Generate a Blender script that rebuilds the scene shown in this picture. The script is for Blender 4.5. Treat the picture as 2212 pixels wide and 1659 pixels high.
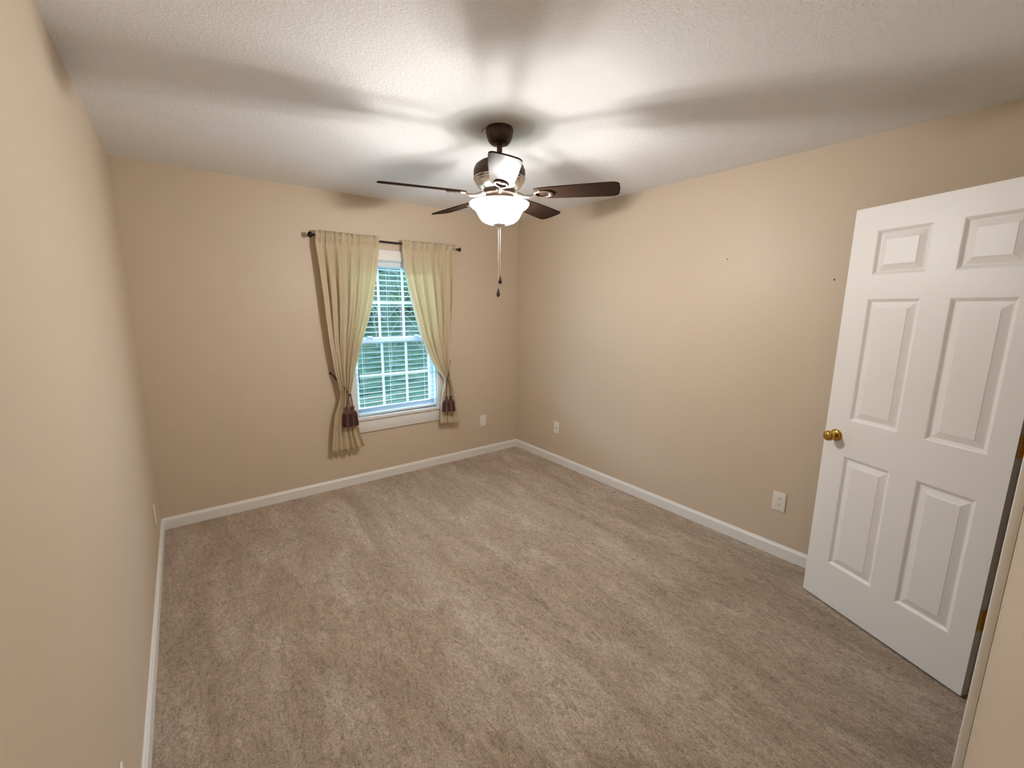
import bpy, bmesh, math, random
from mathutils import Vector, Matrix, noise

random.seed(7)
for o in list(bpy.data.objects):
    bpy.data.objects.remove(o, do_unlink=True)
SC = bpy.context.scene
COL = SC.collection
rad = math.radians

# ------------------------------------------------------------------ camera
CAM = Vector((0.2493, -3.6945, 1.5660))
yaw, pitch, roll = 0.653918, -0.179291, 0.008382
fw = Vector((math.sin(yaw) * math.cos(pitch), math.cos(yaw) * math.cos(pitch), math.sin(pitch)))
rt = Vector((math.cos(yaw), -math.sin(yaw), 0.0))
up = rt.cross(fw)
r2 = rt * math.cos(roll) + up * math.sin(roll)
u2 = -rt * math.sin(roll) + up * math.cos(roll)
cd = bpy.data.cameras.new('camera')
cam = bpy.data.objects.new('camera', cd)
COL.objects.link(cam)
cam.matrix_world = Matrix((r2, u2, -fw)).transposed().to_4x4()
cam.location = CAM
cd.sensor_width = 36.0
cd.lens = 36.0 * 926.8 / 2212.0
cd.clip_start = 0.01
cd.clip_end = 200
SC.camera = cam

# ------------------------------------------------------------------ look
SC.view_settings.view_transform = 'Standard'
SC.view_settings.look = 'None'
SC.view_settings.exposure = 0.47
SC.view_settings.gamma = 1.0
SC.view_settings.use_curve_mapping = False
SKY = 20.0          # overcast daylight
BOWL_E = 150.0       # glass bowl of the fan light
RIM_E = 0.25
BULB_E = 2000.0      # bulbs inside the bowl

# ------------------------------------------------------------------ world
w = bpy.data.worlds.new('sky')
SC.world = w
w.use_nodes = True
nt = w.node_tree
nt.nodes.clear()
tc = nt.nodes.new('ShaderNodeTexCoord')
sp = nt.nodes.new('ShaderNodeSeparateXYZ')
rp = nt.nodes.new('ShaderNodeValToRGB')
rp.color_ramp.elements[0].position = 0.0
rp.color_ramp.elements[0].color = (0.50, 0.78, 1.0, 1)
rp.color_ramp.elements[1].position = 1.0
rp.color_ramp.elements[1].color = (0.38, 0.69, 1.0, 1)
bg = nt.nodes.new('ShaderNodeBackground')
bg.inputs['Strength'].default_value = SKY
wo = nt.nodes.new('ShaderNodeOutputWorld')
nt.links.new(tc.outputs['Generated'], sp.inputs[0])
nt.links.new(sp.outputs['Z'], rp.inputs[0])
nt.links.new(rp.outputs[0], bg.inputs['Color'])
nt.links.new(bg.outputs[0], wo.inputs[0])

# daylight portal over the window opening (guides sky sampling, gives off no light of its own)
pl = bpy.data.lights.new('window_portal', 'AREA')
pl.shape = 'RECTANGLE'
pl.size = 0.80
pl.size_y = 1.36
pl.cycles.is_portal = True
po = bpy.data.objects.new('window_portal', pl)
COL.objects.link(po)
po.location = (1.775, 0.125, 1.28)
po.rotation_euler = (rad(-90), 0, 0)

# ------------------------------------------------------------------ materials
MATS = {}


def mat(name, color, rough=0.6, metal=0.0, spec=0.5, coat=0.0, coat_rough=0.1):
    if name in MATS:
        return MATS[name]
    m = bpy.data.materials.new(name)
    m.use_nodes = True
    b = m.node_tree.nodes['Principled BSDF']
    b.inputs['Base Color'].default_value = (*color, 1)
    b.inputs['Roughness'].default_value = rough
    b.inputs['Metallic'].default_value = metal
    b.inputs['Specular IOR Level'].default_value = spec
    if coat:
        b.inputs['Coat Weight'].default_value = coat
        b.inputs['Coat Roughness'].default_value = coat_rough
    MATS[name] = m
    return m


def srgb(r, g, b):
    f = lambda c: (c / 255) / 12.92 if c / 255 <= 0.04045 else ((c / 255 + 0.055) / 1.055) ** 2.4
    return (f(r), f(g), f(b))


def N(m, t, **kw):
    n = m.node_tree.nodes.new(t)
    for k, v in kw.items():
        setattr(n, k, v)
    return n


def coords(m, scale=(1, 1, 1), rot=(0, 0, 0)):
    g = N(m, 'ShaderNodeNewGeometry')
    mp = N(m, 'ShaderNodeMapping')
    mp.inputs['Scale'].default_value = scale
    mp.inputs['Rotation'].default_value = rot
    m.node_tree.links.new(g.outputs['Position'], mp.inputs['Vector'])
    return mp.outputs[0]


def noise_tex(m, vec, scale, detail=3, rough=0.55, dist=0.0):
    n = N(m, 'ShaderNodeTexNoise')
    n.inputs['Scale'].default_value = scale
    n.inputs['Detail'].default_value = detail
    n.inputs['Roughness'].default_value = rough
    n.inputs['Distortion'].default_value = dist
    m.node_tree.links.new(vec, n.inputs['Vector'])
    return n.outputs['Fac']


def ramp(m, fac, stops):
    r = N(m, 'ShaderNodeValToRGB')
    e = r.color_ramp.elements
    e[0].position, e[0].color = stops[0][0], (*stops[0][1], 1)
    e[1].position, e[1].color = stops[-1][0], (*stops[-1][1], 1)
    for p, c in stops[1:-1]:
        x = e.new(p)
        x.color = (*c, 1)
    m.node_tree.links.new(fac, r.inputs[0])
    return r.outputs[0]


def bump(m, fac, strength, dist=0.01, prev=None):
    b = N(m, 'ShaderNodeBump')
    b.inputs['Strength'].default_value = strength
    b.inputs['Distance'].default_value = dist
    m.node_tree.links.new(fac, b.inputs['Height'])
    if prev is not None:
        m.node_tree.links.new(prev, b.inputs['Normal'])
    return b.outputs[0]


def mixc(m, a, b, fac, mode='MIX'):
    x = N(m, 'ShaderNodeMix', data_type='RGBA', blend_type=mode)
    L = m.node_tree.links
    if hasattr(fac, 'is_output'):
        L.new(fac, x.inputs[0])
    else:
        x.inputs[0].default_value = fac
    for s, v in ((6, a), (7, b)):
        if hasattr(v, 'is_output'):
            L.new(v, x.inputs[s])
        else:
            x.inputs[s].default_value = (*v, 1)
    return x.outputs[2]


def pb(m):
    return m.node_tree.nodes['Principled BSDF']


def lk(m, a, b):
    m.node_tree.links.new(a, b)


# painted drywall
M_wall = mat('beige_wall_paint', srgb(203, 182, 157), 0.5, spec=0.5)
v = coords(M_wall)
nv = noise_tex(M_wall, v, 260, 2)
nl = noise_tex(M_wall, v, 1.6, 2)
lk(M_wall, mixc(M_wall, srgb(205, 187, 164), srgb(209, 192, 170), nl), pb(M_wall).inputs['Base Color'])
lk(M_wall, bump(M_wall, nv, 0.12, 0.002), pb(M_wall).inputs['Normal'])

# stippled ceiling
M_ceil = mat('stippled_ceiling_paint', srgb(238, 238, 238), 0.85, spec=0.15)
v = coords(M_ceil)
n1 = noise_tex(M_ceil, v, 70, 3, 0.6, 0.6)
r1 = ramp(M_ceil, n1, [(0.46, (0, 0, 0)), (0.62, (1, 1, 1))])
n2 = noise_tex(M_ceil, v, 150, 2)
b1 = bump(M_ceil, r1, 0.30, 0.004)
lk(M_ceil, bump(M_ceil, n2, 0.25, 0.003, b1), pb(M_ceil).inputs['Normal'])

# carpet
M_carpet = mat('beige_cut_pile_carpet', srgb(160, 140, 120), 1.0, spec=0.05)
v = coords(M_carpet)
vs = coords(M_carpet, (1.0, 0.28, 1.0), (0, 0, rad(-35)))
big = noise_tex(M_carpet, vs, 5.0, 4, 0.6, 0.9)
vs2 = coords(M_carpet, (1.0, 0.45, 1.0), (0, 0, rad(-28)))
mid = noise_tex(M_carpet, vs2, 34, 6, 0.72, 1.8)
fine = noise_tex(M_carpet, v, 150, 4, 0.7, 1.2)
flk = noise_tex(M_carpet, v, 62, 3, 0.6, 2.2)
cb = ramp(M_carpet, big, [(0.32, srgb(180, 157, 132)), (0.5, srgb(198, 176, 152)), (0.68, srgb(216, 197, 176))])
cm = ramp(M_carpet, mid, [(0.34, (0.56, 0.53, 0.50)), (0.50, (1, 1, 1)), (0.66, (1.30, 1.28, 1.28))])
cf = ramp(M_carpet, fine, [(0.36, (0.52, 0.49, 0.46)), (0.5, (1, 1, 1)), (0.68, (1.36, 1.34, 1.32))])
ck = ramp(M_carpet, flk, [(0.30, (0.45, 0.41, 0.37)), (0.40, (1, 1, 1)), (0.66, (1, 1, 1)), (0.74, (1.25, 1.22, 1.2))])
c2 = mixc(M_carpet, cb, cm, 0.85, 'MULTIPLY')
c3 = mixc(M_carpet, c2, ck, 0.8, 'MULTIPLY')
lk(M_carpet, mixc(M_carpet, c3, cf, 0.85, 'MULTIPLY'), pb(M_carpet).inputs['Base Color'])
b1 = bump(M_carpet, mid, 0.55, 0.02)
lk(M_carpet, bump(M_carpet, fine, 0.8, 0.008, b1), pb(M_carpet).inputs['Normal'])
pb(M_carpet).inputs['Sheen Weight'].default_value = 0.25
pb(M_carpet).inputs['Sheen Roughness'].default_value = 0.6

M_trim = mat('white_gloss_trim_paint', srgb(233, 230, 225), 0.38)
M_door = mat('white_door_paint', srgb(236, 233, 230), 0.42)
v = coords(M_door, (60, 60, 4))
lk(M_door, bump(M_door, noise_tex(M_door, v, 6, 3), 0.05, 0.002), pb(M_door).inputs['Normal'])
M_vinyl = mat('white_window_vinyl', srgb(216, 224, 230), 0.45)
M_blind = mat('white_faux_wood_blind', srgb(214, 222, 228), 0.45)
M_brass = mat('polished_brass', srgb(201, 160, 84), 0.16, 1.0)
v = coords(M_brass)
lk(M_brass, ramp(M_brass, noise_tex(M_brass, v, 60, 2), [(0.3, (0.13,) * 3), (0.7, (0.24,) * 3)]), pb(M_brass).inputs['Roughness'])
M_bronze = mat('oil_rubbed_bronze', srgb(66, 48, 38), 0.38, 0.55)
v = coords(M_bronze)
lk(M_bronze, mixc(M_bronze, srgb(58, 42, 34), srgb(82, 62, 50), noise_tex(M_bronze, v, 30, 3)), pb(M_bronze).inputs['Base Color'])
M_nickel = mat('antique_nickel', srgb(190, 172, 158), 0.25, 0.9)
v = coords(M_nickel)
lk(M_nickel, mixc(M_nickel, srgb(166, 152, 140), srgb(204, 194, 186), noise_tex(M_nickel, v, 40, 3)), pb(M_nickel).inputs['Base Color'])
M_blade = mat('espresso_wood_blade', srgb(52, 33, 25), 0.5, spec=0.0)
_g = N(M_blade, 'ShaderNodeBsdfGlossy')
_g.inputs['Roughness'].default_value = 0.24
_x = N(M_blade, 'ShaderNodeMixShader')
_x.inputs[0].default_value = 0.019
lk(M_blade, pb(M_blade).outputs[0], _x.inputs[1])
lk(M_blade, _g.outputs[0], _x.inputs[2])
lk(M_blade, _x.outputs[0], M_blade.node_tree.nodes['Material Output'].inputs[0])
tcn = N(M_blade, 'ShaderNodeTexCoord')
mpn = N(M_blade, 'ShaderNodeMapping')
mpn.inputs['Scale'].default_value = (3, 40, 10)
lk(M_blade, tcn.outputs['Object'], mpn.inputs['Vector'])
lk(M_blade, mixc(M_blade, srgb(36, 26, 21), srgb(56, 41, 33), noise_tex(M_blade, mpn.outputs[0], 3, 4, 0.6, 0.8)), pb(M_blade).inputs['Base Color'])
M_rod = mat('dark_bronze_rod', srgb(44, 32, 28), 0.35, 0.6)
M_plate = mat('ivory_plastic_plate', srgb(232, 226, 214), 0.35)
M_slot = mat('dark_slot', srgb(70, 60, 50), 0.8)
M_maroon = mat('maroon_cord', srgb(98, 44, 38), 0.6)
v = coords(M_maroon)
nm = noise_tex(M_maroon, v, 220, 3)
lk(M_maroon, mixc(M_maroon, srgb(58, 22, 22), srgb(108, 52, 44), nm), pb(M_maroon).inputs['Base Color'])
lk(M_maroon, bump(M_maroon, nm, 0.4, 0.003), pb(M_maroon).inputs['Normal'])
pb(M_maroon).inputs['Sheen Weight'].default_value = 0.4
M_cordw = mat('white_cord', srgb(225, 228, 226), 0.7)
M_wand = mat('brown_wand', srgb(104, 62, 56), 0.4)
M_wire = mat('grey_wire', srgb(120, 112, 104), 0.4, 0.6)
M_steel = mat('nail_steel', srgb(92, 78, 62), 0.5, 0.6)
M_darkpull = mat('dark_wood_pull', srgb(46, 34, 30), 0.35)

# curtain cloth: diffuse + translucent, woven bump
M_curt = bpy.data.materials.new('cream_curtain_cloth')
M_curt.use_nodes = True
m = M_curt
b = pb(m)
v = coords(m, (1, 1, 1))
wv = noise_tex(m, v, 380, 2)
cc = mixc(m, srgb(224, 208, 180), srgb(232, 218, 194), noise_tex(m, v, 6, 3))
lk(m, cc, b.inputs['Base Color'])
b.inputs['Roughness'].default_value = 0.75
b.inputs['Specular IOR Level'].default_value = 0.2
b.inputs['Sheen Weight'].default_value = 0.2
bn = bump(m, wv, 0.25, 0.002)
lk(m, bn, b.inputs['Normal'])
tr = N(m, 'ShaderNodeBsdfTranslucent')
tr.inputs['Color'].default_value = (*srgb(236, 222, 184), 1)
mx = N(m, 'ShaderNodeMixShader')
mx.inputs[0].default_value = 0.45
lk(m, b.outputs[0], mx.inputs[1])
lk(m, tr.outputs[0], mx.inputs[2])
lk(m, mx.outputs[0], m.node_tree.nodes['Material Output'].inputs[0])


def glass_mat(name, tint, gloss):
    m = bpy.data.materials.new(name)
    m.use_nodes = True
    n = m.node_tree.nodes
    n.remove(n['Principled BSDF'])
    t = N(m, 'ShaderNodeBsdfTransparent')
    t.inputs[0].default_value = (*tint, 1)
    g = N(m, 'ShaderNodeBsdfGlossy')
    g.inputs['Roughness'].default_value = 0.02
    x = N(m, 'ShaderNodeMixShader')
    x.inputs[0].default_value = gloss
    lk(m, t.outputs[0], x.inputs[1])
    lk(m, g.outputs[0], x.inputs[2])
    lk(m, x.outputs[0], n['Material Output'].inputs[0])
    return m


M_glass = glass_mat('window_glass', (0.93, 0.98, 1.0), 0.025)


def lamp_glass(name, strength, clear, tint):
    m = bpy.data.materials.new(name)
    m.use_nodes = True
    n = m.node_tree.nodes
    bb = pb(m)
    bb.inputs['Base Color'].default_value = tint
    bb.inputs['Roughness'].default_value = 0.3
    bb.inputs['Emission Color'].default_value = (1.0, 0.965, 0.925, 1)
    bb.inputs['Emission Strength'].default_value = strength
    t = N(m, 'ShaderNodeBsdfTransparent')
    x = N(m, 'ShaderNodeMixShader')
    x.inputs[0].default_value = clear
    lk(m, bb.outputs[0], x.inputs[1])
    lk(m, t.outputs[0], x.inputs[2])
    lk(m, x.outputs[0], n['Material Output'].inputs[0])
    return m


M_bowl = lamp_glass('frosted_bowl_glass', BOWL_E, 0.55, (0.9, 0.86, 0.82, 1))
M_dim_plate = lamp_glass('added_dimming_plate', 0.0, 0.2, (0.5, 0.48, 0.46, 1))
# made-up plate, clearer towards the rim to even out the ceiling light
_tc = N(M_dim_plate, 'ShaderNodeTexCoord')
_ln = N(M_dim_plate, 'ShaderNodeVectorMath', operation='LENGTH')
_fl = N(M_dim_plate, 'ShaderNodeVectorMath', operation='MULTIPLY')
_fl.inputs[1].default_value = (1, 1, 0)
lk(M_dim_plate, _tc.outputs['Object'], _fl.inputs[0])
lk(M_dim_plate, _fl.outputs[0], _ln.inputs[0])
_mr = N(M_dim_plate, 'ShaderNodeMapRange')
for _i, _v in ((1, 0.062), (2, 0.150), (3, 0.10), (4, 0.40)):
    _mr.inputs[_i].default_value = _v
lk(M_dim_plate, _ln.outputs['Value'], _mr.inputs[0])
lk(M_dim_plate, _mr.outputs[0], [n for n in M_dim_plate.node_tree.nodes if n.bl_idname == 'ShaderNodeMixShader'][0].inputs[0])
M_rim_in = lamp_glass('clear_rim_inner_glass', 0.0, 0.95, (0.06, 0.055, 0.05, 1))
M_bowl_in = lamp_glass('frosted_bowl_inner_glass', 0.0, 0.92, (0.4, 0.38, 0.36, 1))
M_rim = lamp_glass('frosted_rim_glass', RIM_E, 0.32, (0.4, 0.55, 0.50, 1))
M_bulb = bpy.data.materials.new('lit_bulb')
M_bulb.use_nodes = True
pb(M_bulb).inputs['Emission Color'].default_value = (1.0, 0.97, 0.935, 1)
pb(M_bulb).inputs['Emission Strength'].default_value = BULB_E

# outdoors
M_grass = mat('slope_grass', (0.006, 0.01, 0.007), 0.95, spec=0.02)
v = coords(M_grass, (1, 2.6, 2.6))
ng = noise_tex(M_grass, v, 2.2, 6, 0.7, 0.6)
lk(M_grass, ramp(M_grass, ng, [(0.34, (0.0025, 0.005, 0.003)), (0.48, (0.009, 0.014, 0.007)), (0.62, (0.021, 0.023, 0.012)), (0.72, (0.042, 0.037, 0.026))]), pb(M_grass).inputs['Base Color'])
M_leaf = mat('shrub_leaf', (0.005, 0.012, 0.005), 0.8, spec=0.03)
M_leaf2 = mat('pale_shrub_leaf', (0.022, 0.034, 0.009), 0.8, spec=0.03)
M_bark = mat('pale_bark', (0.05, 0.042, 0.034), 0.9, spec=0.03)


# ------------------------------------------------------------------ mesh helpers
class B:
    """collects shapes into one bmesh"""

    def __init__(self):
        self.bm = bmesh.new()

    def box(self, lo, hi, bev=0.0, mtx=None, seg=2):
        lo, hi = Vector(lo), Vector(hi)
        vs = [self.bm.verts.new(((lo, hi)[i].x, (lo, hi)[j].y, (lo, hi)[k].z)) for i in (0, 1) for j in (0, 1) for k in (0, 1)]
        idx = [(0, 1, 3, 2), (4, 6, 7, 5), (0, 4, 5, 1), (2, 3, 7, 6), (0, 2, 6, 4), (1, 5, 7, 3)]
        fs = [self.bm.faces.new([vs[i] for i in f]) for f in idx]
        if bev:
            es = list({e for f in fs for e in f.edges})
            r = bmesh.ops.bevel(self.bm, geom=es, offset=bev, segments=seg, affect='EDGES', profile=0.6)
            vs = list({v for f in r['faces'] for v in f.verts} | {v for v in vs if v.is_valid})
        if mtx is not None:
            for q in vs:
                q.co = mtx @ q.co
        return self

    def lathe(self, prof, n=40, center=(0, 0, 0), axis='Z', wob=None, caps=True):
        c = Vector(center)
        rings = []
        for i, (r, z) in enumerate(prof):
            ring = []
            for k in range(n):
                a = 2 * math.pi * k / n
                rr = r * (wob(a, i) if wob else 1)
                p = Vector((rr * math.cos(a), rr * math.sin(a), z))
                if axis == 'X':
                    p = Vector((p.z, p.x, p.y))
                elif axis == 'Y':
                    p = Vector((p.y, p.z, p.x))
                ring.append(self.bm.verts.new(c + p))
            rings.append(ring)
        for a, b_ in zip(rings, rings[1:]):
            for k in range(n):
                self.bm.faces.new((a[k], a[(k + 1) % n], b_[(k + 1) % n], b_[k]))
        if caps:
            for ring in (rings[0], rings[-1]):
                self.bm.faces.new(ring)
        return self

    def tube(self, pts, r, n=10, closed=False, caps=True):
        pts = [Vector(p) for p in pts]
        rs = r if isinstance(r, (list, tuple)) else [r] * len(pts)
        rings = []
        m_ = len(pts)
        prev = None
        for i, p in enumerate(pts):
            a = pts[(i - 1) % m_] if (closed or i > 0) else p
            c = pts[(i + 1) % m_] if (closed or i < m_ - 1) else p
            d = (c - a).normalized()
            ref = prev if prev is not None else (Vector((0, 0, 1)) if abs(d.z) < 0.9 else Vector((1, 0, 0)))
            s = (ref - d * ref.dot(d)).normalized()
            prev = s
            t = d.cross(s)
            rings.append([self.bm.verts.new(p + (s * math.cos(2 * math.pi * k / n) + t * math.sin(2 * math.pi * k / n)) * rs[i]) for k in range(n)])
        pairs = list(zip(rings, rings[1:])) + ([(rings[-1], rings[0])] if closed else [])
        for a, b_ in pairs:
            for k in range(n):
                self.bm.faces.new((a[k], a[(k + 1) % n], b_[(k + 1) % n], b_[k]))
        if caps and not closed:
            self.bm.faces.new(rings[0])
            self.bm.faces.new(rings[-1])
        return self

    def sphere(self, c, r, seg=20, scale=(1, 1, 1)):
        mt = Matrix.Translation(c) @ Matrix.Diagonal((*scale, 1))
        bmesh.ops.create_uvsphere(self.bm, u_segments=seg, v_segments=seg // 2, radius=r, matrix=mt)
        return self

    def prism(self, poly, z0, z1, bev=0.0):
        a = [self.bm.verts.new((x, y, z0)) for x, y in poly]
        b_ = [self.bm.verts.new((x, y, z1)) for x, y in poly]
        n = len(poly)
        fs = [self.bm.faces.new(a[::-1]), self.bm.faces.new(b_)]
        for k in range(n):
            fs.append(self.bm.faces.new((a[k], a[(k + 1) % n], b_[(k + 1) % n], b_[k])))
        if bev:
            es = list({e for f in fs[:2] for e in f.edges})
            bmesh.ops.bevel(self.bm, geom=es, offset=bev, segments=2, affect='EDGES')
        return self

    def sweep(self, prof, A, Bp, nrm):
        """board of cross-section prof [(out, height)] from A to B; nrm = direction out of the wall"""
        A, Bp, nrm = Vector(A), Vector(Bp), Vector(nrm)
        ra = [self.bm.verts.new(A + nrm * o + Vector((0, 0, h))) for o, h in prof]
        rb = [self.bm.verts.new(Bp + nrm * o + Vector((0, 0, h))) for o, h in prof]
        n = len(prof)
        for k in range(n):
            self.bm.faces.new((ra[k], ra[(k + 1) % n], rb[(k + 1) % n], rb[k]))
        self.bm.faces.new(ra)
        self.bm.faces.new(rb)
        return self

    def xform(self, mtx):
        bmesh.ops.transform(self.bm, matrix=mtx, verts=self.bm.verts)
        return self

    def build(self, name, m, parent=None, smooth=None, local=False):
        bmesh.ops.recalc_face_normals(self.bm, faces=self.bm.faces)
        me = bpy.data.meshes.new(name)
        if parent is not None and not local:
            off = Matrix.Identity(4)
            p = parent
            while p is not None:
                off = off @ p.matrix_basis.inverted()
                p = p.parent
            bmesh.ops.transform(self.bm, matrix=off, verts=self.bm.verts)
        self.bm.to_mesh(me)
        self.bm.free()
        me.materials.append(m)
        o = bpy.data.objects.new(name, me)
        COL.objects.link(o)
        if parent is not None:
            o.parent = parent
        if smooth:
            for p_ in me.polygons:
                p_.use_smooth = True
            me.set_sharp_from_angle(angle=rad(smooth))
        return o


def tag(o, label, cat, group=None, kind=None):
    o['label'] = label
    o['category'] = cat
    if group:
        o['group'] = group
    if kind:
        o['kind'] = kind
    return o


def thing(name, label, cat, loc=(0, 0, 0), rz=0.0, group=None, kind=None):
    o = bpy.data.objects.new(name, None)
    o.empty_display_size = 0.05
    COL.objects.link(o)
    o.location = loc
    o.rotation_euler = (0, 0, rz)
    return tag(o, label, cat, group, kind)


def dup(root, loc, rz, label, group=None):
    r = root.copy()
    COL.objects.link(r)
    r.location = loc
    r.rotation_euler = (0, 0, rz)
    r['label'] = label
    if group:
        r['group'] = group
    for ch in list(root.children):
        c = ch.copy()
        COL.objects.link(c)
        c.parent = r
        for g in ch.children:
            d = g.copy()
            COL.objects.link(d)
            d.parent = c
    return r


def interp(tab, z):
    """piecewise smooth interpolation of (z, value...) rows sorted by falling z"""
    if z >= tab[0][0]:
        return tab[0][1:]
    for a, b_ in zip(tab, tab[1:]):
        if z >= b_[0]:
            t = (a[0] - z) / (a[0] - b_[0])
            return tuple(p + (q - p) * t for p, q in zip(a[1:], b_[1:]))
    return tab[-1][1:]


# ------------------------------------------------------------------ room shell
W, H, T = 3.149, 2.44, 0.13
TH = rad(2.2)                                   # the door wall runs slightly out of square
FX, FY = 1.88, -3.680                           # a point on its room face
E1 = Vector((math.cos(TH), math.sin(TH), 0))
E2 = Vector((-math.sin(TH), math.cos(TH), 0))   # into the room
FM = Matrix(((E1.x, E2.x, 0, FX), (E1.y, E2.y, 0, FY), (0, 0, 1, 0), (0, 0, 0, 1)))   # wall frame: x along wall, y into room
FMI = FM.inverted()

WX0, WX1, WZ0, WZ1 = 1.385, 2.165, 0.60, 1.95   # window opening
b = B()
b.box((-T, 0, 0), (WX0, T, H)).box((WX1, 0, 0), (W + T, T, H)).box((WX0, 0, 0), (WX1, T, WZ0)).box((WX0, 0, WZ1), (WX1, T, H))
tag(b.build('wall_back', M_wall), 'beige painted far wall around the window', 'wall', kind='structure')
tag(B().box((-T, -5.3, 0), (0, 0, H)).build('wall_left', M_wall), 'plain beige wall along the left side', 'wall', kind='structure')
tag(B().box((W, -5.3, 0), (W + T, 0, H)).build('wall_right', M_wall), 'long beige wall on the right behind the white door', 'wall', kind='structure')
DX0, DX1, DZ = 1.955 - FX, 2.672 - FX, 2.06      # door opening in wall frame
b = B()
b.box((-FX + 0.002, -0.12, 0), (DX0, 0, H), mtx=FM).box((DX1, -0.12, 0), (W - FX + 0.002, 0, H), mtx=FM).box((DX0, -0.12, DZ), (DX1, 0, H), mtx=FM)
tag(b.build('wall_front', M_wall), 'beige wall beside the door casing at lower right', 'wall', kind='structure')
tag(B().box((-T, -5.43, 0), (W + T, -5.3, H)).build('wall_hall', M_wall), 'beige hall wall beyond the doorway', 'wall', kind='structure')
tag(B().box((-T, -5.43, -0.1), (W + T, T, 0)).build('floor', M_carpet), 'beige cut pile carpet covering the bedroom floor', 'carpet', kind='structure')
tag(B().box((-T, -5.43, H), (W + T, T, H + 0.1)).build('ceiling', M_ceil), 'white stippled ceiling over the room', 'ceiling', kind='structure')

# baseboards
BP = [(0, 0), (0.014, 0), (0.014, 0.062), (0.0125, 0.068), (0.008, 0.074), (0.006, 0.080), (0.003, 0.083), (0, 0.083)]
tag(B().sweep(BP, (0.0, 0, 0), (W, 0, 0), (0, -1, 0)).build('baseboard_back', M_trim), 'white baseboard under the window wall', 'baseboard', kind='structure')
tag(B().sweep(BP, (0, 0, 0), (0, -3.72, 0), (1, 0, 0)).build('baseboard_left', M_trim), 'white baseboard along the left wall', 'baseboard', kind='structure')
tag(B().sweep(BP, (W, 0, 0), (W, -3.60, 0), (-1, 0, 0)).build('baseboard_right', M_trim), 'white baseboard along the right wall up to the door', 'baseboard', kind='structure')
b = B()
b.sweep(BP, FM @ Vector((-1.86, 0, 0)), FM @ Vector((DX0 - 0.06, 0, 0)), E2)
tag(b.build('baseboard_front', M_trim), 'white baseboard at the foot of the door wall', 'baseboard', kind='structure')

# door casing and jambs (wall frame)
tr_ = thing('trim_1', 'white door casing on the edge of the doorway at lower right', 'door casing', FM @ Vector((DX0, 0, 0)), kind='structure')


def casing(name, x0, x1, z0, z1, th):
    b = B()
    b.box((x0, 0, z0), (x1, th, z1), 0.004, FM)
    return b.build(name, M_trim, tr_, 40)


casing('casing_board', DX0 - 0.060, DX0 - 0.004, 0, DZ + 0.06, 0.019)
casing('casing_board', DX1 + 0.006, DX1 + 0.062, 0, DZ + 0.06, 0.012)
casing('casing_board', DX0 - 0.004, DX1 + 0.006, DZ + 0.004, DZ + 0.06, 0.012)
b = B()
b.box((DX0, -0.12, 0), (DX0 + 0.004, 0.0, DZ), mtx=FM).box((DX1 - 0.004, -0.12, 0), (DX1, 0.0, DZ), mtx=FM).box((DX0 + 0.004, -0.12, DZ - 0.004), (DX1 - 0.004, 0.0, DZ), mtx=FM)
b.box((DX0 + 0.004, -0.075, 0), (DX0 + 0.015, -0.04, DZ - 0.004), mtx=FM).box((DX1 - 0.015, -0.075, 0), (DX1 - 0.004, -0.04, DZ - 0.004), mtx=FM)
b.build('jamb', M_trim, tr_)

# ------------------------------------------------------------------ window
win = thing('window_1', 'white double hung window with grid panes on the far wall', 'window', (1.775, 0, WZ0), kind='structure')
b = B()
cw = 0.078
for lo, hi in (((WX0 - cw, -0.017, 0.59), (WX0 + 0.004, 0, WZ1 + cw)), ((WX1 - 0.004, -0.017, 0.59), (WX1 + cw, 0, WZ1 + cw)), ((WX0 + 0.004, -0.017, WZ1 - 0.004), (WX1 - 0.004, 0, WZ1 + cw))):
    b.box(lo, hi, 0.004)
    b.box((lo[0] + 0.012 if hi[0] - lo[0] < 0.2 else lo[0], lo[1] - 0.006, lo[2] + 0.0), (hi[0] - 0.022 if hi[0] - lo[0] < 0.2 else hi[0], lo[1], hi[2] - 0.018), 0.003)
b.build('casing', M_trim, win, 40)
b = B()
b.box((WX0 - cw - 0.02, -0.036, 0.572), (WX1 + cw + 0.02, 0.05, 0.60), 0.006)
b.build('sill', M_trim, win, 40)
b = B()
b.box((WX0 - cw, -0.018, 0.462), (WX1 + cw, 0, 0.572), 0.004).box((WX0 - cw, -0.023, 0.484), (WX1 + cw, -0.018, 0.556), 0.003)
b.build('apron', M_trim, win, 40)
b = B()
for lo, hi in (((WX0, 0.0, WZ0), (WX0 + 0.014, T, WZ1)), ((WX1 - 0.014, 0.0, WZ0), (WX1, T, WZ1)), ((WX0 + .014, 0.0, WZ1 - 0.014), (WX1 - .014, T, WZ1)), ((WX0 + .014, 0.05, WZ0), (WX1 - .014, T, WZ0 + 0.016))):
    b.box(lo, hi)
b.box((WX0 + 0.014, 0.095, WZ0 + .016), (WX0 + 0.030, T, WZ1 - .014)).box((WX1 - 0.030, 0.095, WZ0 + .016), (WX1 - 0.014, T, WZ1 - .014))
b.build('frame', M_vinyl, win)


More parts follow.
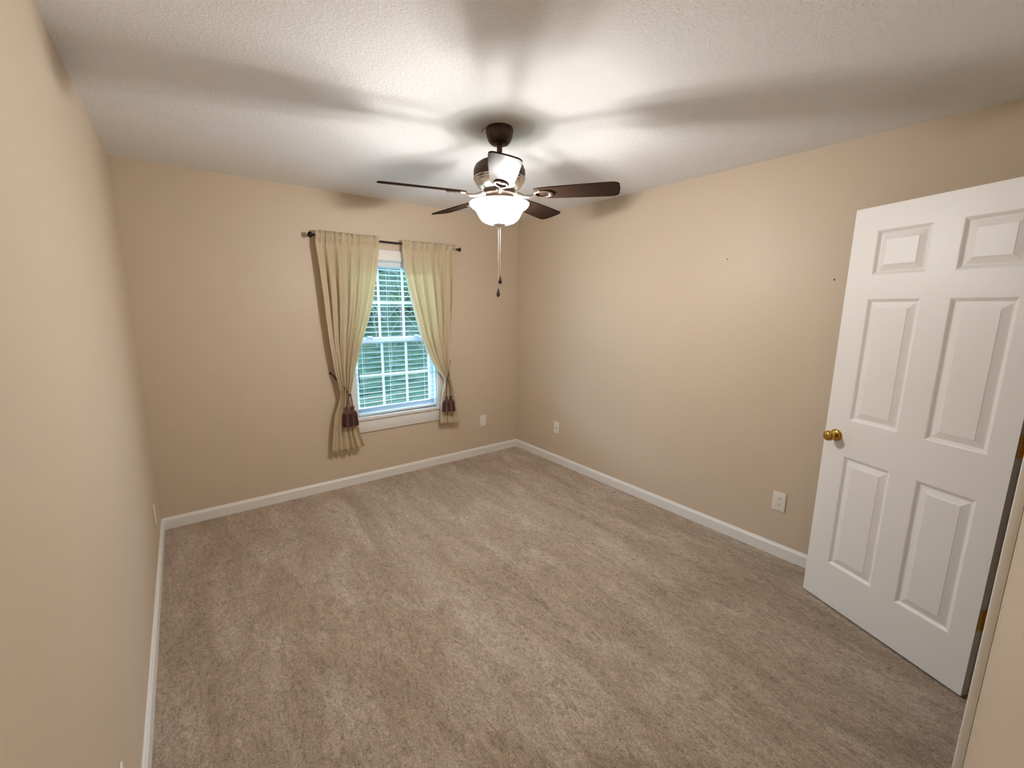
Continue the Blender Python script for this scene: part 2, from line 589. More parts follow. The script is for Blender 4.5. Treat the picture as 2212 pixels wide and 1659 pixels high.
def sash(name, y0, y1, z0, z1, dx):
    x0, x1 = WX0 + 0.015, WX1 - 0.015
    st = 0.034
    b = B()
    b.box((x0, y0, z0), (x0 + st, y1, z1), 0.003).box((x1 - st, y0, z0), (x1, y1, z1), 0.003)
    b.box((x0 + st, y0, z0), (x1 - st, y1, z0 + 0.044), 0.003).box((x0 + st, y0, z1 - 0.044), (x1 - st, y1, z1), 0.003)
    s = b.build(name, M_vinyl, win, 40)
    ym = (y0 + y1) / 2
    gx0, gx1, gz0, gz1 = x0 + st, x1 - st, z0 + 0.044, z1 - 0.044
    B().box((gx0, ym - 0.002, gz0), (gx1, ym + 0.002, gz1)).build('pane', M_glass, s)
    b = B()
    for i in (1, 2):
        xm = gx0 + (gx1 - gx0) * i / 3
        b.box((xm - 0.009, ym - 0.007, gz0), (xm + 0.009, ym + 0.007, gz1), 0.003)
    zm = (gz0 + gz1) / 2
    b.box((gx0, ym - 0.0065, zm - 0.009), (gx1, ym + 0.0065, zm + 0.009), 0.003)
    b.build('muntins', M_vinyl, s, 40)
    return s


sash('upper_sash', 0.090, 0.112, 1.236, WZ1 - 0.016, 0)
ls = sash('lower_sash', 0.058, 0.086, WZ0 + 0.018, 1.276, 0)
for x in (1.55, 1.99):
    b = B()
    b.box((x - 0.03, 0.058, 1.276), (x + 0.03, 0.084, 1.286), 0.003).box((x - 0.012, 0.062, 1.286), (x + 0.028, 0.074, 1.296), 0.003)
    b.build('sash_lock', M_vinyl, win, 40)

# ------------------------------------------------------------------ blind
bl = thing('window_blind', 'white slatted horizontal blind hanging inside the window frame', 'blind', (1.775, 0.027, 1.93))
BX0, BX1 = WX0 + 0.020, WX1 - 0.020
b = B()
b.box((BX0, 0.004, 1.888), (BX1, 0.052, WZ1 - 0.016), 0.003)
b.build('headrail', M_blind, bl, 40)
b = B()
zt, zb, ns = 1.868, 0.664, 28
tilt = rad(8.5)
for i in range(ns):
    z = zt + (zb - zt) * i / (ns - 1)
    sl = 0.014 * max(0.0, (i - 9) / (ns - 10)) ** 1.5 * (1.0 if i > 9 else 0)
    rows = []
    for x, dz in ((BX0, 0.0), (BX1, sl)):
        prof = []
        for k in range(7):
            s = (k / 6 - 0.5) * 0.045
            cr = 0.0010 * (1 - (2 * s / 0.045) ** 2)
            yy = 0.029 + s * math.cos(tilt) + cr * math.sin(tilt)
            zz = z + dz - s * math.sin(tilt) + cr * math.cos(tilt)
            prof.append((yy, zz))
        ring = [(yy, zz + 0.0011) for yy, zz in prof] + [(yy, zz - 0.0011) for yy, zz in prof[::-1]]
        rows.append([b.bm.verts.new((x, yy, zz)) for yy, zz in ring])
    n = len(rows[0])
    for k in range(n):
        b.bm.faces.new((rows[0][k], rows[0][(k + 1) % n], rows[1][(k + 1) % n], rows[1][k]))
    b.bm.faces.new(rows[0])
    b.bm.faces.new(rows[1])
b.build('slats', M_blind, bl, 30)
b = B()
b.box((-0.37, -0.025, -0.010), (0.37, 0.025, 0.010), 0.004, Matrix.Translation((1.775, 0.029, 0.6128)) @ Matrix.Rotation(rad(-0.35), 4, 'Y'))
b.build('bottom_rail', M_blind, bl, 40)
for x in (1.475, 1.72, 2.06):
    b = B()
    for y in (0.003, 0.055):
        b.tube([(x, y, 1.89), (x, y, 0.645)], 0.0009, 5)
    b.build('ladder_cord', M_cordw, bl)
b = B()
b.tube([(1.415, -0.004, 1.885), (1.416, -0.004, 1.5), (1.418, -0.004, 1.02)], 0.0022, 6)
b.build('lift_cord', M_cordw, bl)
b = B()
b.tube([(1.418, -0.004, 1.02), (1.421, -0.004, 0.90)], [0.0035, 0.0042], 8)
b.build('cord_pull', M_wand, bl)

# ------------------------------------------------------------------ curtain rod
RZ, RY = 2.086, -0.080
rod = thing('curtain_rod', 'dark bronze curtain rod with knob ends above the window', 'curtain rod', (1.745, 0, RZ))
B().tube([(1.118, RY, RZ), (1.6, RY, RZ), (2.372, RY, RZ - 0.004)], 0.0075, 14).build('pole', M_rod, rod, 40)
for s, x in ((-1, 1.118), (1, 2.372)):
    z = RZ if s < 0 else RZ - 0.004
    b = B()
    pr = [(0.008, 0.0), (0.012, 0.003), (0.012, 0.007), (0.009, 0.010), (0.014, 0.015), (0.021, 0.022), (0.0225, 0.030), (0.019, 0.039), (0.011, 0.045), (0.003, 0.047)]
    if s > 0:
        pr = [(r * 0.85, q * 0.6) for r, q in pr]
    b.lathe([(r, s * q) for r, q in pr], 24, (x, RY, z), 'X')
    b.build('finial', M_rod, rod, 50)
    xb = 1.170 if s < 0 else 2.325
    b = B()
    b.box((xb - 0.008, -0.006, z - 0.035), (xb + 0.008, 0, z + 0.02), 0.002)
    b.tube([(xb, -0.004, z - 0.012), (xb, -0.04, z - 0.020), (xb, RY - 0.004, z - 0.016), (xb, RY - 0.013, z - 0.002), (xb, RY - 0.012, z + 0.006)], 0.004, 8)
    b.build('bracket', M_rod, rod, 40)


# ------------------------------------------------------------------ curtains
def curtain(name, label, tab, seed, nf, ztop, zbot, lean):
    rnd = random.Random(seed)
    ph = [rnd.uniform(0, 6.28) for _ in range(8)]
    nu, nv = 150, 130
    b = B()
    rows = []
    zt_tie = tab['tie']
    for j in range(nv + 1):
        v = j / nv
        row = []
        for i in range(nu + 1):
            u = i / nu
            zb = zbot + 0.005 * math.sin(2 * math.pi * nf * u + ph[0]) + lean * (u - 0.5)
            z = ztop + (zb - ztop) * v
            xl, xr = interp(tab['edges'], z)
            wd = xr - xl
            q = u + 0.020 * math.sin(2 * math.pi * 2.3 * u + ph[1]) + 0.012 * math.sin(2 * math.pi * 5.1 * u + ph[2])
            hd = max(0.0, min(1.0, (z - (RZ - 0.075)) / 0.05))          # 1 in the shirred header
            full = min(1.0, (RZ - 0.03 - z) / 0.35) if z < RZ - 0.03 else 0.0
            full = max(0.0, full)
            amp = 0.006 + 0.026 * full
            pinch = math.exp(-((z - zt_tie) / 0.09) ** 2)
            amp = amp * (1 - 0.45 * pinch) * (0.62 if z < zt_tie - 0.12 else 1.0)
            drift = 0.5 * math.sin(2.2 * z + ph[3])
            f = math.sin(2 * math.pi * nf * q + ph[4] + drift) * 0.75 + 0.30 * math.sin(2 * math.pi * nf * 2.07 * q + ph[5])
            f += 0.35 * noise.noise(Vector((q * 9, z * 1.3, seed)))
            g = math.sin(2 * math.pi * (nf * 2.2) * q + ph[6] + 3 * noise.noise(Vector((q * 5, 0.3, seed + 4)))) + 0.6 * math.sin(2 * math.pi * nf * 3.7 * q + ph[7])
            y = RY - 0.001 + amp * f * (1 - hd) + hd * 0.0105 * g
            if hd > 0:                                                  # the pocket wraps the rod
                d = (z - RZ) / 0.022
                pk = math.exp(-d * d)
                y = y * (1 - pk) + (RY - 0.0165 + 0.005 * g) * pk
                if abs(z - RZ) < 0.016:
                    y = min(y, RY - 0.0095)
            y -= 0.010 * pinch
            y = min(y, -0.024)
            x = xl + wd * u + 0.006 * full * math.cos(2 * math.pi * nf * q + ph[4]) * (1 - pinch)
            zz = z + hd * 0.006 * noise.noise(Vector((u * 26, seed, 0.5))) * (1 if v < 0.03 else 0.4)
            row.append(b.bm.verts.new((x, y, zz)))
        rows.append(row)
    for a, c in zip(rows, rows[1:]):
        for k in range(nu):
            b.bm.faces.new((a[k], a[k + 1], c[k + 1], c[k]))
    o = b.build(name, M_curt, None, 80)
    sm = o.modifiers.new('thick', 'SOLIDIFY')
    sm.thickness = 0.0012
    sm.offset = 0
    return tag(o, label, 'curtain', 'tied back cream curtains')


curtain('curtain', 'cream curtain panel tied back at the left side of the window', {'tie': 0.835, 'edges': [
    (2.12, 1.128, 1.618), (2.02, 1.122, 1.614), (1.84, 1.140, 1.585), (1.60, 1.157, 1.535), (1.45, 1.165, 1.494), (1.27, 1.178, 1.428),
    (1.04, 1.203, 1.358), (0.92, 1.226, 1.330), (0.84, 1.236, 1.312), (0.76, 1.214, 1.325), (0.66, 1.182, 1.345), (0.50, 1.160, 1.372), (0.36, 1.144, 1.410)]},
    3, 5.2, 2.125, 0.358, 0.0)
curtain('curtain', 'cream curtain panel tied back at the right side of the window', {'tie': 0.872, 'edges': [
    (2.12, 1.815, 2.345), (2.04, 1.820, 2.325), (1.88, 1.834, 2.320), (1.60, 1.897, 2.308), (1.40, 1.950, 2.292), (1.27, 1.985, 2.278),
    (1.04, 2.083, 2.258), (0.93, 2.165, 2.256), (0.87, 2.200, 2.262), (0.80, 2.192, 2.280), (0.65, 2.166, 2.326), (0.42, 2.150, 2.372)]},
    11, 5.0, 2.118, 0.432, -0.02)


def tieback(label, hook, tie, rx, tassels):
    t = thing('curtain_tieback', label, 'curtain tieback', hook, group='maroon tasselled tiebacks')
    hx, hy, hz = hook
    tx, tz = tie
    b = B()
    b.lathe([(0.010, 0), (0.010, -0.003), (0.004, -0.005), (0.0035, -0.018), (0.007, -0.020), (0.006, -0.024)], 14, (hx, 0, hz), 'Y')
    b.build('hook', M_rod, t, 40)
    n = 24
    pts = []
    for k in range(n):                     # loop: hook, round the front of the curtain, back behind it
        a = 2 * math.pi * k / n
        s = (1 - math.cos(a)) / 2
        x = hx + (tx - hx) * s
        z = hz + (tz - hz) * (s ** 1.15)
        y = -0.020 - 0.052 * s - (0.040 if a < math.pi else -0.028) * math.sin(a if a < math.pi else 2 * math.pi - a) ** 0.8
        if s > 0.5 and a < math.pi:
            y -= 0.012
        pts.append((x, y, z))
    B().tube(pts, 0.0048, 10, closed=True).build('cord', M_maroon, t, 60)
    yk = -0.122
    b = B()
    b.sphere((tx, yk + 0.006, tz), 0.012, 16, (1, 0.9, 0.9))
    b.build('knot', M_maroon, t, 60)
    for i, (ax, az, sc) in enumerate(tassels):
        b = B()
        sx = tx + (-0.008 if i == 0 else 0.008)
        b.tube([(sx, yk, tz), (sx * 0.6 + ax * 0.4, yk - 0.004, tz + (az - tz) * 0.4), (ax, yk, az)], 0.0034, 8)
        b.build('strand', M_maroon, t, 60)
        hb = B()
        hb.lathe([(0.004, 0.006), (0.012, 0.0), (0.0155, -0.010), (0.0145, -0.020), (0.011, -0.026), (0.013, -0.030), (0.011, -0.034)], 18, (ax, yk, az))
        tl = hb.build('tassel', M_maroon, t, 60)
        kb = B()
        L = 0.135 * sc
        pr = [(0.010, -0.030), (0.023, -0.040), (0.030, -0.06), (0.033, -0.030 - L * 0.6), (0.036, -0.030 - L * 0.85), (0.038, -0.030 - L), (0.010, -0.030 - L + 0.004)]
        kb.lathe(pr, 88, (ax, yk, az), wob=lambda a, q: 1 + 0.09 * math.cos(44 * a) * min(1, q / 2) + 0.05 * math.sin(5 * a + i * 2 + q * .3))
        kb.build('fringe', M_maroon, tl, 60)


tieback('maroon cord tieback with large tassels on the left curtain', (1.188, 0, 1.008), (1.300, 0.832), 1, [(1.268, 0.735, 1.0), (1.315, 0.735, 0.98)])
tieback('maroon cord tieback with tassels on the right curtain', (2.290, 0, 1.050), (2.216, 0.866), 1, [(2.196, 0.715, 0.86), (2.246, 0.712, 0.88)])

# ------------------------------------------------------------------ ceiling fan
FCX, FCY = 1.612, -1.797
fan = thing('ceiling_fan', 'five bladed bronze ceiling fan with lit frosted glass bowl', 'ceiling fan', (FCX, FCY, H))
FC = (FCX, FCY, 0)
B().lathe([(0.030, 2.362), (0.045, 2.366), (0.056, 2.378), (0.064, 2.396), (0.0685, 2.418), (0.0690, 2.432), (0.066, 2.44)], 40, FC).build('canopy', M_bronze, fan, 40)
B().lathe([(0.0135, 2.275), (0.0135, 2.372)], 20, FC).build('downrod', M_bronze, fan, 40)
b = B()
b.lathe([(0.020, 2.312), (0.024, 2.306), (0.026, 2.290), (0.060, 2.286), (0.100, 2.279), (0.121, 2.264), (0.130, 2.245), (0.1315, 2.225), (0.1295, 2.205)], 56, FC)
mh = b.build('motor_housing', M_bronze, fan, 40)
b = B()
b.lathe([(0.131, 2.2055), (0.1325, 2.202), (0.131, 2.198), (0.127, 2.194), (0.128, 2.190), (0.124, 2.184), (0.112, 2.166), (0.098, 2.152), (0.085, 2.147)], 56, FC)
b.build('band', M_nickel, mh, 40)
B().lathe([(0.082, 2.149), (0.082, 2.128), (0.072, 2.122), (0.066, 2.098), (0.066, 2.094)], 40, FC).build('switch_housing', M_bronze, fan, 40)
B().lathe([(0.048, 2.0975), (0.066, 2.0955), (0.068, 2.091), (0.066, 2.088), (0.048, 2.088)], 40, FC).build('fitter_ring', M_nickel, fan, 40)
B().lathe([(0.052, 2.0872), (0.1485, 2.0872)], 48, FC, caps=False).build('light_dimming_plate', M_dim_plate, fan, 40)
# (unseen plate added over the bowl to dim the ceiling near the hub)
# glass bowl: flared rim and belly, with real wall thickness
rim_o = [(0.1525, 2.0875), (0.1545, 2.0840), (0.1535, 2.0790), (0.149, 2.071), (0.140, 2.062), (0.128, 2.054), (0.120, 2.047)]
rim_i = [(0.116, 2.050), (0.126, 2.058), (0.138, 2.066), (0.146, 2.074), (0.150, 2.082), (0.1525, 2.0875)]
rb_ = B().lathe(rim_o + rim_i, 64, FC, caps=False).build('bowl_rim', M_rim, fan, 60)
rb_.data.materials.append(M_rim_in)
for p_ in rb_.data.polygons:
    if p_.index >= 64 * (len(rim_o) - 1):
        p_.material_index = 1
bel_o = [(0.120, 2.047), (0.113, 2.038), (0.108, 2.026), (0.102, 2.014), (0.092, 2.002), (0.078, 1.993), (0.060, 1.9865), (0.040, 1.983), (0.014, 1.982)]
bel_i = [(0.014, 1.986), (0.040, 1.987), (0.058, 1.9905), (0.076, 1.997), (0.089, 2.006), (0.098, 2.017), (0.104, 2.028), (0.109, 2.040), (0.116, 2.050)]
bowl = B().lathe(bel_o + bel_i, 64, FC, caps=False).build('bowl', M_bowl, fan, 60)
bowl.data.materials.append(M_bowl_in)
for p_ in bowl.data.polygons:               # the face towards the bulbs is the second slot
    if p_.index >= 64 * (len(bel_o) - 1):
        p_.material_index = 1
for k in range(3):
    a = rad(-36 + 120 * k)
    B().sphere((FCX + 0.030 * math.cos(a), FCY + 0.030 * math.sin(a), 2.010), 0.016, 14).build('bulb', M_bulb, fan, 60)
B().lathe([(0.0045, 2.09), (0.0045, 1.992)], 12, FC).build('center_rod', M_nickel, fan, 40)
B().lathe([(0.014, 1.9895), (0.033, 1.9865), (0.035, 1.982), (0.030, 1.9775), (0.014, 1.972), (0.008, 1.962), (0.005, 1.957)], 24, FC).build('bowl_finial', M_nickel, fan, 40)


def chain(dx, dy, z0, z1):
    b = B()
    n = int((z0 - z1) / 0.0045)
    x, y = FCX + dx, FCY + dy
    b.tube([(x, y, z0), (x, y, z1)], 0.0008, 5)
    for i in range(n):
        bmesh.ops.create_icosphere(b.bm, subdivisions=1, radius=0.0016, matrix=Matrix.Translation((x, y, z0 - (z0 - z1) * i / n)))
    c = b.build('pull_chain', M_nickel, fan, 60)
    B().lathe([(0.002, z1 + 0.004), (0.004, z1), (0.005, z1 - 0.008), (0.009, z1 - 0.022), (0.0098, z1 - 0.030), (0.007, z1 - 0.038), (0.002, z1 - 0.041)], 16, (x, y, 0)).build('pull_knob', M_darkpull, c, 50)


chain(0.003, -0.005, 1.962, 1.722)
chain(-0.003, 0.004, 1.962, 1.655)
# loose wire at the canopy
cx, cy = FCX - 0.066, FCY + 0.006
B().tube([(cx + 0.004, cy, 2.422), (cx - 0.012, cy + 0.002, 2.425), (cx - 0.026, cy + 0.004, 2.416), (cx - 0.034, cy + 0.006, 2.402)], 0.0016, 6).build('wire', M_wire, fan, 60)

# blades
BLZ = 2.122
bz = BLZ - H


def blade_outline():
    r0, r1 = 0.185, 0.602
    p = []
    wts = [(r0, 0.046), (r0 + 0.02, 0.052), (0.26, 0.0565), (0.36, 0.0615), (0.46, 0.0655), (0.54, 0.068), (0.570, 0.0675)]
    for r, h in wts:
        p.append((r, -h))
    for k in range(1, 6):
        a = math.pi / 2 * k / 6
        p.append((0.570 + 0.030 * math.sin(a), -0.0675 + 0.030 * (1 - math.cos(a))))
    for k in range(-2, 3):
        p.append((0.602 - 0.0016 * abs(k), k * 0.015))
    for k in range(5, 0, -1):
        a = math.pi / 2 * k / 6
        p.append((0.570 + 0.030 * math.sin(a), 0.0675 - 0.030 * (1 - math.cos(a))))
    for r, h in wts[::-1]:
        p.append((r, h))
    return p


PIT = Matrix.Rotation(rad(-12), 4, 'X')
b = B()
b.prism(blade_outline(), 0.0, 0.0058, 0.0016)
b.xform(PIT)
blade = b.build('blade', M_blade, fan, 40, local=True)
b = B()
# iron: hub foot, neck, oval loop under the blade, screw pads
ring = [(0.228 + 0.043 * math.cos(a), 0.030 * math.sin(a), -0.0035) for a in [2 * math.pi * k / 28 for k in range(28)]]
b.tube(ring, 0.0055, 8, closed=True)
b.sphere((0.266, 0, -0.004), 0.0105, 14, (1.1, 1, 0.7)).sphere((0.214, 0.030, -0.003), 0.008, 12, (1, 1, 0.7)).sphere((0.214, -0.030, -0.003), 0.008, 12, (1, 1, 0.7))
b.xform(PIT)
b.tube([(0.078, 0, 0.006), (0.100, 0, 0.001), (0.130, 0, -0.010), (0.160, 0, -0.012), (0.188, 0, -0.0045)], [0.013, 0.011, 0.009, 0.008, 0.0075], 10)
b.box((0.070, -0.020, 0.002), (0.098, 0.020, 0.011), 0.003)
iron = b.build('blade_iron', M_nickel, blade, 50, local=True)
iron.location = (0, 0, 0)
for k in range(5):
    if k == 0:
        bo = blade
    else:
        bo = blade.copy()
        COL.objects.link(bo)
        bo.parent = fan
        io = iron.copy()
        COL.objects.link(io)
        io.parent = bo
    bo.location = (0, 0, bz)
    bo.rotation_euler = (0, 0, rad(-51.5 + 72 * k))

# ------------------------------------------------------------------ door leaf
HX, HY = 2.627, -3.625
DR = math.atan2(0.664, 0.271)
DW, DH = 0.712, 2.022
dm = thing('door_1', 'white six panel door standing open at the right', 'door', (HX, HY, 0.012), DR, kind='structure')
# local frame: x along the leaf from the hinge, y out of the visible face, z up; face at y = 0
cols = [(0.076, 0.282), (0.384, 0.600)]
rws = [(0.226, 0.820), (1.006, 1.603), (1.711, 1.913)]


def leaf():
    b = B()
    bm = b.bm
    xs = sorted({0, DW, *[c for p in cols for c in p]})
    zs = sorted({0, DH, *[c for p in rws for c in p]})
    holes = {(cx_, rz_) for cx_ in range(1, 5, 2) for rz_ in range(1, 7, 2)}
    V = {}

    def vt(x, y, z):
        k = (round(x, 5), round(y, 5), round(z, 5))
        if k not in V:
            V[k] = bm.verts.new(k)
        return V[k]

    for face_y, sgn in ((0.0, -1), (-0.035, 1)):
        for i in range(len(xs) - 1):
            for j in range(len(zs) - 1):
                x0, x1, z0, z1 = xs[i], xs[i + 1], zs[j], zs[j + 1]
                if (i, j) not in holes:
                    bm.faces.new([vt(x0, face_y, z0), vt(x1, face_y, z0), vt(x1, face_y, z1), vt(x0, face_y, z1)])
                    continue
                # moulded panel: sticking slope, quirk, wide raised bevel, field
                steps = [(0, 0), (0.004, 0.0015), (0.013, 0.0085), (0.017, 0.0095), (0.021, 0.0088), (0.043, 0.0022), (0.0455, 0.0008)]
                prev = None
                for ins, dep in steps:
                    y = face_y + sgn * dep
                    ringv = [vt(x0 + ins, y, z0 + ins), vt(x1 - ins, y, z0 + ins), vt(x1 - ins, y, z1 - ins), vt(x0 + ins, y, z1 - ins)]
                    if prev:
                        for k in range(4):
                            bm.faces.new((prev[k], prev[(k + 1) % 4], ringv[(k + 1) % 4], ringv[k]))
                    prev = ringv
                bm.faces.new(prev)
    for i in range(len(xs) - 1):
        for z in (0, DH):
            bm.faces.new([vt(xs[i], 0, z), vt(xs[i + 1], 0, z), vt(xs[i + 1], -0.035, z), vt(xs[i], -0.035, z)])
    for j in range(len(zs) - 1):
        for x in (0, DW):
            bm.faces.new([vt(x, 0, zs[j]), vt(x, 0, zs[j + 1]), vt(x, -0.035, zs[j + 1]), vt(x, -0.035, zs[j])])
    return b


leaf().build('leaf', M_door, dm, local=True)
KX, KZ = 0.653, 0.915
for s, y0 in ((1, 0.0), (-1, -0.035)):
    b = B()
    b.lathe([(0.031, 0.0), (0.0315, 0.003 * s), (0.028, 0.008 * s), (0.020, 0.012 * s), (0.013, 0.014 * s)], 32, (KX, y0, KZ), 'Y')
    rs_ = b.build('knob', M_brass, dm, 50, local=True)
    b = B()
    b.lathe([(0.012, 0.012 * s), (0.0115, 0.026 * s), (0.014, 0.031 * s), (0.021, 0.036 * s), (0.0255, 0.043 * s), (0.0265, 0.050 * s), (0.0245, 0.058 * s), (0.018, 0.064 * s), (0.008, 0.067 * s), (0.002, 0.0675 * s)], 32, (KX, y0, KZ), 'Y')
    b.build('knob_ball', M_brass, rs_, 60, local=True)
b = B()
b.box((DW, -0.028, KZ - 0.028), (DW + 0.0015, -0.007, KZ + 0.028)).box((DW + 0.001, -0.022, KZ - 0.008), (DW + 0.009, -0.012, KZ + 0.008), 0.002)
b.build('latch', M_brass, dm, local=True)
for z in (0.30, 1.02, 1.80):
    b = B()
    b.box((-0.002, -0.034, z), (0.0005, -0.004, z + 0.09))
    b.lathe([(0.0055, z), (0.0055, z + 0.09)], 14, (-0.006, -0.040, 0))
    b.box((-0.008, -0.041, z), (0.0, -0.032, z + 0.09))
    b.build('hinge', M_brass, dm, 40, local=True)


# ------------------------------------------------------------------ outlets and plates
def plate_root(label, loc, rz, kind, group):
    nm, cat = ('wall_outlet', 'outlet') if kind == 'duplex' else ('cover_plate', 'wall plate')
    t = thing(nm, label, cat, loc, rz, group)
    b = B()
    b.box((-0.0385, 0, -0.062), (0.0385, 0.0062, 0.062), 0.0045, seg=3)
    b.build('plate', M_plate, t, 50, local=True)
    if kind == 'duplex':
        for s in (-1, 1):
            c = 0.0195 * s
            b = B()
            poly = []
            for k in range(32):
                a = 2 * math.pi * k / 32
                x, z = 0.0172 * math.cos(a), 0.0172 * math.sin(a)
                z = max(-0.0142, min(0.0142, z))
                poly.append((x, z))
            vs1 = [b.bm.verts.new((x, 0.0080, c + z)) for x, z in poly]
            vs0 = [b.bm.verts.new((x, 0.0058, c + z)) for x, z in poly]
            b.bm.faces.new(vs1)
            b.bm.faces.new(vs0)
            for k in range(32):
                b.bm.faces.new((vs0[k], vs0[(k + 1) % 32], vs1[(k + 1) % 32], vs1[k]))
            rc = b.build('receptacle', M_plate, t, local=True)
            b = B()
            b.box((-0.0078, 0.0075, c - 0.001), (-0.0052, 0.0083, c + 0.0085)).box((0.0052, 0.0075, c), (0.0078, 0.0083, c + 0.0075))
            b.lathe([(0.0028, 0.0075), (0.0028, 0.0083)], 12, (0, 0, c - 0.0075), 'Y')
            b.build('slots', M_slot, rc, local=True)
        b = B()
        b.lathe([(0.0032, 0.0058), (0.003, 0.0072), (0.001, 0.0075)], 12, (0, 0, 0), 'Y')
        b.build('screw', M_plate, t, 40, local=True)
    elif kind == 'jack':
        b = B()
        b.lathe([(0.0048, 0.0058), (0.0048, 0.013), (0.003, 0.0132)], 12, (0, 0, 0), 'Y')
        b.build('jack', M_nickel, t, 40, local=True)
        for s in (-1, 1):
            b = B()
            b.lathe([(0.003, 0.0058), (0.0028, 0.0070), (0.001, 0.0073)], 12, (0, 0, s * 0.0415), 'Y')
            b.build('screw', M_plate, t, 40, local=True)
    else:
        for s in (-1, 1):
            b = B()
            b.lathe([(0.003, 0.0058), (0.0028, 0.0070), (0.001, 0.0073)], 12, (0, 0, s * 0.0415), 'Y')
            b.build('screw', M_plate, t, 40, local=True)
    return t


G = 'electrical outlets and plates low on the walls'
o1 = plate_root('ivory duplex outlet on the right wall next to the white door', (W, -2.707, 0.362), rad(90), 'duplex', G)
dup(o1, (0, -0.445, 0.295), rad(-90), 'outlet edge on the left wall near the far corner', G)
dup(o1, (0, -2.352, 0.302), rad(-90), 'outlet on the left wall at the bottom edge of the photo', G)
plate_root('ivory wall plate on the far wall right of the window', (2.694, 0, 0.367), rad(180), 'blank', G)
plate_root('ivory wall plate on the right wall near the far corner', (W, -0.657, 0.367), rad(90), 'jack', G)


# small nails left in the right wall
def nail(loc, label):
    b = B()
    b.lathe([(0.0016, 0.0), (0.0016, -0.002), (0.0040, -0.0025), (0.0040, -0.004), (0.001, -0.0045)], 12, loc, 'X')
    tag(b.build('nail', M_steel, None, 40), label, 'nail', 'nails left in the right wall')


nail((W, -2.232, 1.882), 'small nail high in the bare middle of the right wall')
nail((W, -2.837, 1.726), 'small nail in the right wall close to the door edge')


# ------------------------------------------------------------------ outdoors
def ground_z(x, y):
    s = max(0.0, y - 0.6)
    return -0.75 + 0.30 * s + 0.16 * noise.noise(Vector((x * 0.5, y * 0.5, 2.0))) + 0.05 * noise.noise(Vector((x * 2.1, y * 2.1, 7.0)))


b = B()
gx, gy = 90, 80
grid = []
for j in range(gy + 1):
    y = T + 22 * (j / gy) ** 1.5
    row = []
    for i in range(gx + 1):
        x = -8 + 26 * i / gx
        row.append(b.bm.verts.new((x, y, ground_z(x, y))))
    grid.append(row)
for a, c in zip(grid, grid[1:]):
    for k in range(gx):
        b.bm.faces.new((a[k], a[k + 1], c[k + 1], c[k]))
go = b.build('hillside', M_grass, None, 180)
sm = go.modifiers.new('thick', 'SOLIDIFY')
sm.thickness = 0.3
sm.offset = -1
tag(go, 'grassy slope rising outside the window', 'hillside', kind='structure')


def sapling(x, y, h, seed):
    rnd = random.Random(seed)
    z = ground_z(x, y) - 0.05
    b = B()
    pts = [Vector((x, y, z))]
    lx, ly = rnd.uniform(-0.12, 0.12), rnd.uniform(-0.1, 0.1)
    for k in range(1, 7):
        pts.append(Vector((x + lx * k * h / 6 + rnd.uniform(-0.03, 0.03), y + ly * k * h / 6, z + h * k / 6)))
    r0 = 0.012 * h ** 0.5 + 0.006
    b.tube(pts, [r0 * (1 - 0.13 * k) for k in range(7)], 6)
    for k in range(7):
        a = pts[rnd.randint(1, 5)]
        d = Vector((rnd.uniform(-1, 1), rnd.uniform(-1, 1), rnd.uniform(0.4, 1.3))).normalized() * h * rnd.uniform(0.18, 0.4)
        b.tube([a, a + d * 0.5 + Vector((0, 0, 0.02)), a + d], [r0 * 0.5, r0 * 0.35, r0 * 0.15], 5)
    return b


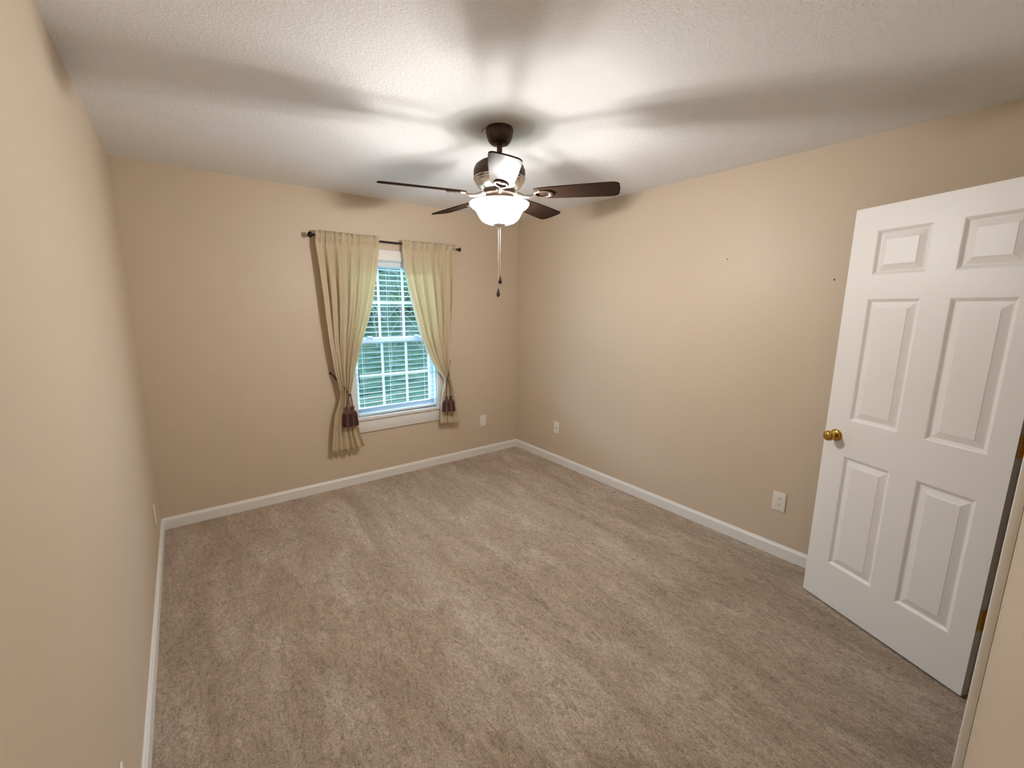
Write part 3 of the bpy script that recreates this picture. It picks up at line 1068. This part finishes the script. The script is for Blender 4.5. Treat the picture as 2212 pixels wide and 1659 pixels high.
def bush(x, y, r, seed, m_, n=900):
    rnd = random.Random(seed)
    z = ground_z(x, y)
    t = thing('shrub', '', 'shrub', (x, y, z))
    b = B()
    for k in range(7):
        a = rnd.uniform(0, 6.28)
        e = Vector((math.cos(a) * r * 0.6, math.sin(a) * r * 0.6, r * rnd.uniform(0.9, 1.6)))
        p0 = Vector((x, y, z - 0.05))
        b.tube([p0, p0 + e * 0.5 + Vector((0, 0, 0.1)), p0 + e], [0.018, 0.012, 0.004], 5)
    b.build('stems', M_bark, t, 60)
    b = B()
    for k in range(n):
        while True:
            q = Vector((rnd.uniform(-1, 1), rnd.uniform(-1, 1), rnd.uniform(-1, 1)))
            if 0.25 < q.length < 1:
                break
        q *= 1 + 0.35 * noise.noise(q * 2.3 + Vector((seed, 0, 0)))
        p = Vector((x + q.x * r, y + q.y * r, z + r * 0.95 + q.z * r * 0.95))
        s = rnd.uniform(0.04, 0.085)
        mt = Matrix.Translation(p) @ Matrix.Rotation(rnd.uniform(0, 6.28), 4, 'Z') @ Matrix.Rotation(rnd.uniform(-0.9, 0.9), 4, 'X')
        vs = [b.bm.verts.new(mt @ Vector(c)) for c in ((-s, 0, 0), (-0.2 * s, -0.45 * s, 0.08 * s), (s, 0, -0.1 * s), (-0.2 * s, 0.45 * s, 0.08 * s))]
        b.bm.faces.new(vs)
    b.build('foliage', m_, t)
    return t


SAP = [(3.0, 3.2, 1.6), (3.72, 3.4, 1.9), (3.95, 3.75, 2.1), (4.15, 4.3, 2.2), (4.4, 4.7, 2.3), (3.3, 4.6, 1.8), (4.75, 5.25, 2.4), (4.1, 5.3, 2.0), (5.6, 7.4, 2.6), (4.25, 7.2, 2.2), (5.25, 8.8, 2.6), (6.6, 10.1, 2.6)]
for i, (x, y, h) in enumerate(SAP):
    tag(sapling(x, y, h, 40 + i).build('sapling', M_bark, None, 60), 'thin bare sapling on the grassy slope outside the window', 'sapling', 'bare saplings on the slope')
for i, (x, y, r, dark) in enumerate([(3.35, 6.3, 0.6, 1), (5.0, 6.5, 0.6, 0), (4.2, 9.0, 0.8, 1), (6.4, 8.7, 0.75, 0), (5.3, 11.3, 1.0, 1), (7.9, 11.0, 1.0, 0), (6.4, 14.6, 1.3, 1), (9.6, 14.4, 1.3, 1)]):
    t = bush(x, y, r, 70 + i, M_leaf if dark else M_leaf2)
    t['label'] = 'dark green shrub on the slope behind the blind' if dark else 'pale green shrub on the slope behind the blind'
    t['group'] = 'dark shrubs on the slope' if dark else 'pale shrubs on the slope'
